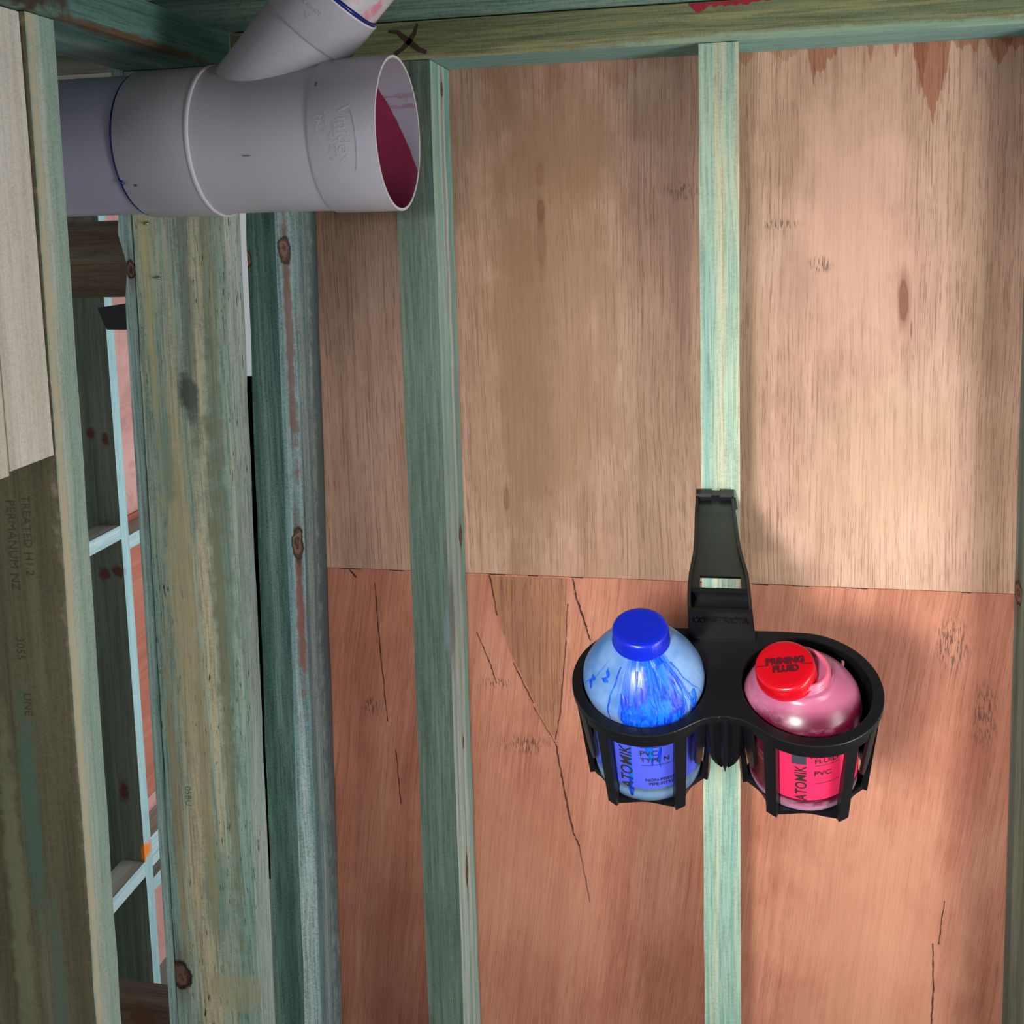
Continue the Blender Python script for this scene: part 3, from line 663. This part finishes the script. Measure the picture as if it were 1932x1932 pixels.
# arm: channel running back to the stud, built from sections (n, w, uL, uR)
SEC = [(.056, .0335, -.0322, .0277), (.068, .0320, -.0330, .0276), (.083, .0288, -.0333, .0274), (.100, .0256, -.0332, .0270), (.122, .0215, -.0325, .0262), (.145, .0170, -.0305, .0235), (.165, .0133, -.0289, .0211), (.188, .0090, -.0285, .0194),
       (.210, .0050, -.0284, .0185), (.235, .0004, -.0286, .0174), (.252, -.003, -.0286, .0166), (.262, -.0035, -.0285, .0163), (.275, -.0075, -.0282, .016), (.291, -.0103, -.0279, .0156)]
def flange(side):
    bm = bmesh.new(); rows = []; t = .0032
    for i, (y, z, a, b) in enumerate(SEC):
        x = a if side < 0 else b; xi = x-side*t; dz = .020 if i < 8 else .020-.0012*(i-8)
        if i < 2: dz = .030-.005*i
        rows.append([bm.verts.new(p) for p in ((x, y, z), (xi, y, z), (xi+side*0, y, z-dz), (x, y, z-dz))])
    for a, b in zip(rows, rows[1:]):
        for j in range(4): bm.faces.new((a[j], a[(j+1) % 4], b[(j+1) % 4], b[j]))
    bm.faces.new(rows[0]); bm.faces.new(rows[-1][::-1]); bevel(bm, .0009, 2)
    return hp('arm_flange', bm, smooth=True)
flange(-1); flange(1)
def floorpart(i0, i1, dep, t=.003, x0=None, x1=None, name='arm_floor'):
    bm = bmesh.new(); rows = []
    for i in range(i0, i1+1):
        y, z, a, b = SEC[i] if isinstance(i, int) else i
        a = a+.001 if x0 is None else x0; b = b-.001 if x1 is None else x1
        rows.append([bm.verts.new(p) for p in ((a, y, z-dep), (b, y, z-dep), (b, y, z-dep-t), (a, y, z-dep-t))])
    for a, b in zip(rows, rows[1:]):
        for j in range(4): bm.faces.new((a[j], a[(j+1) % 4], b[(j+1) % 4], b[j]))
    bm.faces.new(rows[0]); bm.faces.new(rows[-1][::-1]); return hp(name, bm, smooth=True)
floorpart(4, 13, .004)
floorpart(3, 4, .004, x0=-.0322, x1=-.0215, name='arm_floor'); floorpart(3, 4, .004, x0=.0185, x1=.0260, name='arm_floor')
bm = bmesh.new(); box(bm, -.032, .0265, .094, .1005, .012, .0215); bevel(bm, .001, 1); hp('cross_bar', bm)
bm = bmesh.new(); box(bm, -.032, .0265, .0585, .062, -.002, .030); bevel(bm, .0008, 1); hp('cross_bar', bm)
bm = bmesh.new(); box(bm, -.031, .0262, .060, .098, .0095, .0125); hp('pocket_floor', bm)
# hook gripping the stud face
bm = bmesh.new()
hexa(bm, [(-.0279, .289, -.032), (.0156, .289, -.032), (.0156, .300, -.036), (-.0279, .300, -.036), (-.0279, .291, -.0095), (.0156, .291, -.0095), (.0156, .3035, -.0125), (-.0279, .3035, -.0125)]); bevel(bm, .0008, 1)
hexa(bm, [(-.0279, .289, -.0105), (-.0105, .289, -.0105), (-.0105, .3035, -.0135), (-.0279, .3035, -.0135), (-.0279, .2915, -.0080), (-.0105, .2915, -.0080), (-.0105, .3035, -.0100), (-.0279, .3035, -.0100)])
hexa(bm, [(-.0005, .289, -.0105), (.0156, .289, -.0105), (.0156, .3035, -.0135), (-.0005, .3035, -.0135), (-.0005, .2915, -.0080), (.0156, .2915, -.0080), (.0156, .3035, -.0100), (-.0005, .3035, -.0100)])
hexa(bm, [(.0150, .290, -.030), (.0172, .290, -.030), (.0205, .300, -.036), (.0180, .300, -.036), (.0150, .290, -.0115), (.0172, .290, -.0115), (.0185, .300, -.024), (.0165, .300, -.024)])
hp('hook', bm)

# ================================================================== bottles
def hexmix(g, f, a, b): return g.mix(f, a, b)
# blue bottle
g = G('blue_stained_plastic'); p = g.pos()
ang = g.M('ARCTAN2', g.X, g.M('MULTIPLY', g.Y, -1))           # 0 = front, + = right
cb = g.nd('ShaderNodeCombineXYZ'); g.put(cb.inputs[0], ang); g.put(cb.inputs[1], g.Z)
st = g.noise(g.sc(cb.outputs[0], (9, 22, 0), (3, 0, 0)), 4, .7, .6); st2 = g.noise(g.sc(cb.outputs[0], (26, 14, 0), (8, 0, 0)), 4, .7, .8)
zone = g.M('MULTIPLY', g.ramp(g.M('ABSOLUTE', g.M('SUBTRACT', ang, .28)), .85, .45), g.ramp(g.Z, .02, .085))
zone2 = g.M('MULTIPLY', g.ramp(g.M('ABSOLUTE', g.M('SUBTRACT', ang, .3)), 1.5, .6), .35)
liq = g.mix(g.ramp(g.noise(g.sc(p, (14, 14, 20)), 3, .6), .35, .65), '#4a7ab8', '#7fa2cf')
liq = g.mix(g.ramp(g.Z, .118, .104), liq, '#7488a8')
liq = g.mix(g.ramp(g.Z, .03, .012), liq, '#5f7a96')
k = g.ramp(g.M('ADD', st, g.M('MULTIPLY', zone, .24)), .60, .64); k = g.M('MULTIPLY', k, g.M('MAXIMUM', zone, g.M('MULTIPLY', zone2, 0)))
c = g.mix(k, liq, g.mix(g.ramp(st2, .42, .6), '#0938c8', '#0a6ee0'))
thin = g.M('MULTIPLY', g.ramp(g.M('ABSOLUTE', g.M('SUBTRACT', st2, .5)), .012, .003), .55)
c = g.mix(thin, c, '#1f6fc4')
g.bump(st, .25, .001)
m_bb = g.out(c, .3, .5, Subsurface_Weight=.1)
g = G('pink_primer_plastic'); p = g.pos()
lv = g.M('ADD', g.Z, g.M('ADD', g.M('MULTIPLY', g.X, -.05), g.M('MULTIPLY', g.Y, .45))); n = g.noise(g.sc(p, (30, 30, 30)), 3, .6)
c = g.mix(g.ramp(g.M('ADD', lv, g.M('MULTIPLY', n, .008)), .095, .110), '#560c26', '#a85a78')
c = g.mix(g.ramp(g.Z, .012, .006), c, '#8e6a80')
c = g.mix(g.M('MULTIPLY', g.ramp(g.noise(g.sc(p, (22, 22, 60), (5, 2, 1)), 4, .6), .52, .66), .5), c, '#b87890')
m_rb = g.out(c, .3, .5, Subsurface_Weight=.05)
m_bcap = plain('blue_cap_plastic', '#0c22b4', .3, .5, bump=.05)
m_rcap = plain('red_cap_plastic', '#b80818', .25, .5)
m_blab = plain('violet_blue_label', '#4f5be0', .35, .4)
m_rlab = plain('hot_pink_label', '#ee2e5c', .35, .4)
m_white = plain('white_label_edge', '#f2eef2', .4)
m_lg = plain('dark_grey_print', '#3b3c48', .5)
g = G('blue_cement_drips'); p = g.pos()
m_drip = g.out(g.mix(g.ramp(g.noise(g.sc(p, (90, 90, 45)), 3, .6), .42, .6), '#0932c4', '#0a66dc'), .38, .4)
m_neck = plain('pink_neck_plastic', '#e06a86', .25, .6, Transmission_Weight=.2)

def prof_r(prof, z):
    for (r0, z0), (r1, z1) in zip(prof, prof[1:]):
        if z0 <= z <= z1: return r0+(r1-r0)*(z-z0)/max(1e-9, z1-z0)
    return prof[-1][0]
def bottle(name, base, tilt_x, tilt_y, prof, mat, spin=0):
    M = HM @ Matrix.Translation(base) @ Matrix.Rotation(tilt_x, 4, 'X') @ Matrix.Rotation(tilt_y, 4, 'Y') @ Matrix.Rotation(spin, 4, 'Z')
    root = empty(name, mat=M)
    bm = bmesh.new(); lathe(bm, prof, 96, cap0=True, cap1=True)
    o = mesh_obj('bottle_body', bm, mat, parent=root, world=False, smooth=True); autosm(o, 50)
    return root, o
def cap(root, M, mat, r=.0255, h=.017, name='cap'):
    bm = bmesh.new()
    def kn(a, z): return 1+(.012 if (int(a/(2*math.pi)*120) % 2 and .001 < z < h-.003) else 0)
    lathe(bm, [(r-.0018, 0), (r+.0004, .0), (r+.0004, .0018), (r-.0002, .002), (r-.0004, h-.003), (r-.0012, h-.0012), (r-.0032, h-.0001), (r-.008, h)], 240, cap0=True, cap1=True, fn=kn)
    for v in bm.verts: v.co = M @ v.co
    o = mesh_obj(name, bm, mat, parent=root, world=False, smooth=True); autosm(o, 40); return o
def wraplab(bm, r, a0, a1, z0, z1, mi=0, n=24, t=.0003, rz=None):
    lathe(bm, [(r, z0), (r+t, z0), (r+t, z1), (r, z1)], n, a0=a0-math.pi/2, a1=a1-math.pi/2, mi=mi)
def onlab(v, r, phi, z, rot=False, t=.0006, slant=0):
    x, y = (v.x, v.y) if not rot else (-v.y, v.x)
    x += slant*v.x
    a = phi+x/r
    return ((r+t)*math.sin(a), -(r+t)*math.cos(a), z+y)
# blue
PB = [(.030, .0), (.047, .0005), (.0505, .003), (.0512, .0105), (.0498, .012), (.0498, .0155), (.0510, .017), (.0515, .09), (.0530, .100), (.0552, .108), (.0556, .113), (.0545, .120), (.051, .127), (.0440, .137), (.036, .1465), (.030, .1525), (.0255, .155), (.022, .157), (.022, .168)]
blue, bb = bottle('blue_bottle', (-CX, 0, -.1072), 0, 0, PB, m_bb)
tag(blue, 'bottle with bright blue cap and blue drips, in the left cup', 'bottle')
cap(blue, Matrix.Translation((0, 0, .1545)), m_bcap)
bm = bmesh.new(); wraplab(bm, .0515, R(-62), R(75), .021, .088)
lab = mesh_obj('label', bm, m_blab, parent=blue, world=False, smooth=True); autosm(lab)
bm = bmesh.new(); r_ = .0518
merge(bm, text_bm('ATOMIK', .0165, bold=.0002), lambda v: onlab(Vector((v.x*.9, v.y, 0)), r_, R(-17), .0465, True))
for t_, ph, z, sz in (('CEMENT', 12, .0835, .0082), ('PVC', 6, .068, .0092), ('TYPE N', 12, .0595, .0082), ('NON-PRESSURE', 21, .033, .0052), ('PIPE-FITTING', 21, .0275, .0052)):
    merge(bm, text_bm(t_, sz, bold=.0001), lambda v: onlab(v, r_, R(ph), z))
wraplab(bm, r_+.0003, R(-26), R(-12), .080, .0885, 0, 8, .0002)
for z in (.0755, .0525): wraplab(bm, r_+.0003, R(-2), R(30), z, z+.0004, 0, 8, .0002)
mesh_obj('label_print', bm, m_ink, parent=lab, world=False)
# drips that ran down the shoulder and the label
bm = bmesh.new(); rnd = random.Random(11)
def drip(phi, z0, z1, w, slant=0.):
    N = 18; rows = []
    for i in range(N+1):
        f = i/N; z = z0+(z1-z0)*f; a = R(phi)+slant*f+.022*math.sin(f*7+phi)+.008*math.sin(f*23+phi*2); ww = w*(.6+.3*math.sin(f*3+phi)+.25*math.sin(f*11+phi))*(1 if i < N-1 else .5)
        r0 = prof_r(PB, z)+.0006; row = []
        for j in range(5):
            q = -1+j/2; aa = a+q*ww/max(r0, .02); rr_ = r0+.0003*(1-q*q); row.append(bm.verts.new((rr_*math.sin(aa), -rr_*math.cos(aa), z)))
        rows.append(row)
    for a_, b_ in zip(rows, rows[1:]):
        for j in range(4): bm.faces.new((a_[j], a_[j+1], b_[j+1], b_[j]))
for ph, z0, z1, w_, sl in ((-14, .150, .0, .0022, .02), (-4, .150, .086, .0013, .06), (6, .152, .052, .0032, .05), (17, .152, .049, .0016, .02), (33, .152, .029, .0034, .14), (44, .152, .1, .0012, .3), (52, .15, .112, .0008, .3), (-30, .15, .096, .0009, 0.0), (-52, .148, .12, .0005, -.25), (0, .140, .108, .003, -.03)):
    drip(ph, z0, z1, w_, sl)
for i in range(34):
    z0 = rnd.uniform(.122, .153); drip(rnd.gauss(22, 17), z0, z0-rnd.uniform(.015, .045), rnd.uniform(.0005, .0034), rnd.uniform(-.08, .16))
for ph, z, w_ in ((-46, .139, .004), (-12, .122, .003), (4, .118, .004), (40, .118, .004), (28, .116, .005), (-62, .126, .003)):
    drip(ph, z+.006, z-.004, w_, rnd.uniform(-.1, .1))
o = mesh_obj('cement_drips', bm, m_drip, parent=blue, world=False, smooth=True)
# red
PR = [(.030, .0), (.046, .0005), (.0495, .003), (.0500, .0105), (.0488, .012), (.0488, .0155), (.0498, .017), (.0502, .078), (.0512, .086), (.0520, .091), (.0505, .100), (.046, .108), (.038, .115), (.031, .119), (.0285, .121), (.0275, .123), (.0275, .1245), (.0235, .125), (.0235, .130)]
red, rb = bottle('red_bottle', (CX-.0005, .0015, -.1069), R(2), R(-2.0), PR, m_rb)
tag(red, 'pinkish bottle with a crooked red cap, in the right cup', 'bottle')
bm = bmesh.new()
for z in (.1245, .1275, .1305): lathe(bm, [(.0235, z), (.0252, z+.0008), (.0235, z+.0016)], 64)
lathe(bm, [(.0236, .1235), (.0238, .134), (.021, .134), (.021, .1235)], 64)
o = mesh_obj('neck_thread', bm, m_neck, parent=red, world=False, smooth=True)
MC = Matrix.Translation((-.0125, -.004, .1275)) @ Matrix.Rotation(R(-9), 4, 'Y') @ Matrix.Rotation(R(8), 4, 'X')
cp = cap(red, MC, m_rcap, .0262, .0155)
bm = bmesh.new()
for t_, y, sz in (('PRIMING', .0035, .0085), ('FLUID', -.0045, .0085)):
    merge(bm, text_bm(t_, sz, bold=.0007), lambda v: MC @ Vector((v.x+.001, v.y+y, .0158)))
t_ = bmesh.new(); box(t_, -.024, -.013, -.0006, .0002, .0157, .0159); box(t_, .015, .024, -.0012, -.0004, .0157, .0159); merge(bm, t_, lambda v: MC @ v)
mesh_obj('cap_print', bm, plain('dark_red_print', '#4a0610', .5), parent=cp, world=False)
bm = bmesh.new(); wraplab(bm, .0502, R(-28), R(70), .019, .084)
lab = mesh_obj('label', bm, m_rlab, parent=red, world=False, smooth=True); autosm(lab)
bm = bmesh.new(); wraplab(bm, .0503, R(-34), R(-28), .019, .084, 0, 4)
mesh_obj('label_edge', bm, m_white, parent=lab, world=False, smooth=True)
bm = bmesh.new(); r_ = .0506
merge(bm, text_bm('ATOMIK', .0140, bold=.0002), lambda v: onlab(Vector((v.x*.88, v.y, 0)), r_, R(-5), .0425, True))
for t_, ph, z, sz in (('PRIMING', 22, .0785, .0082), ('FLUID', 20, .0715, .0082), ('PVC', 16, .0555, .0088)):
    merge(bm, text_bm(t_, sz, bold=.0001), lambda v: onlab(v, r_, R(ph), z))
for z in (.0655, .042): wraplab(bm, r_+.0002, R(8), R(34), z, z+.0004, 0, 8, .0002)
mesh_obj('label_print', bm, m_ink, parent=lab, world=False)
bm = bmesh.new(); wraplab(bm, r_+.0002, R(-14), R(0), .068, .0800, 0, 8, .0003)
mesh_obj('label_emblem', bm, m_lg, parent=lab, world=False)
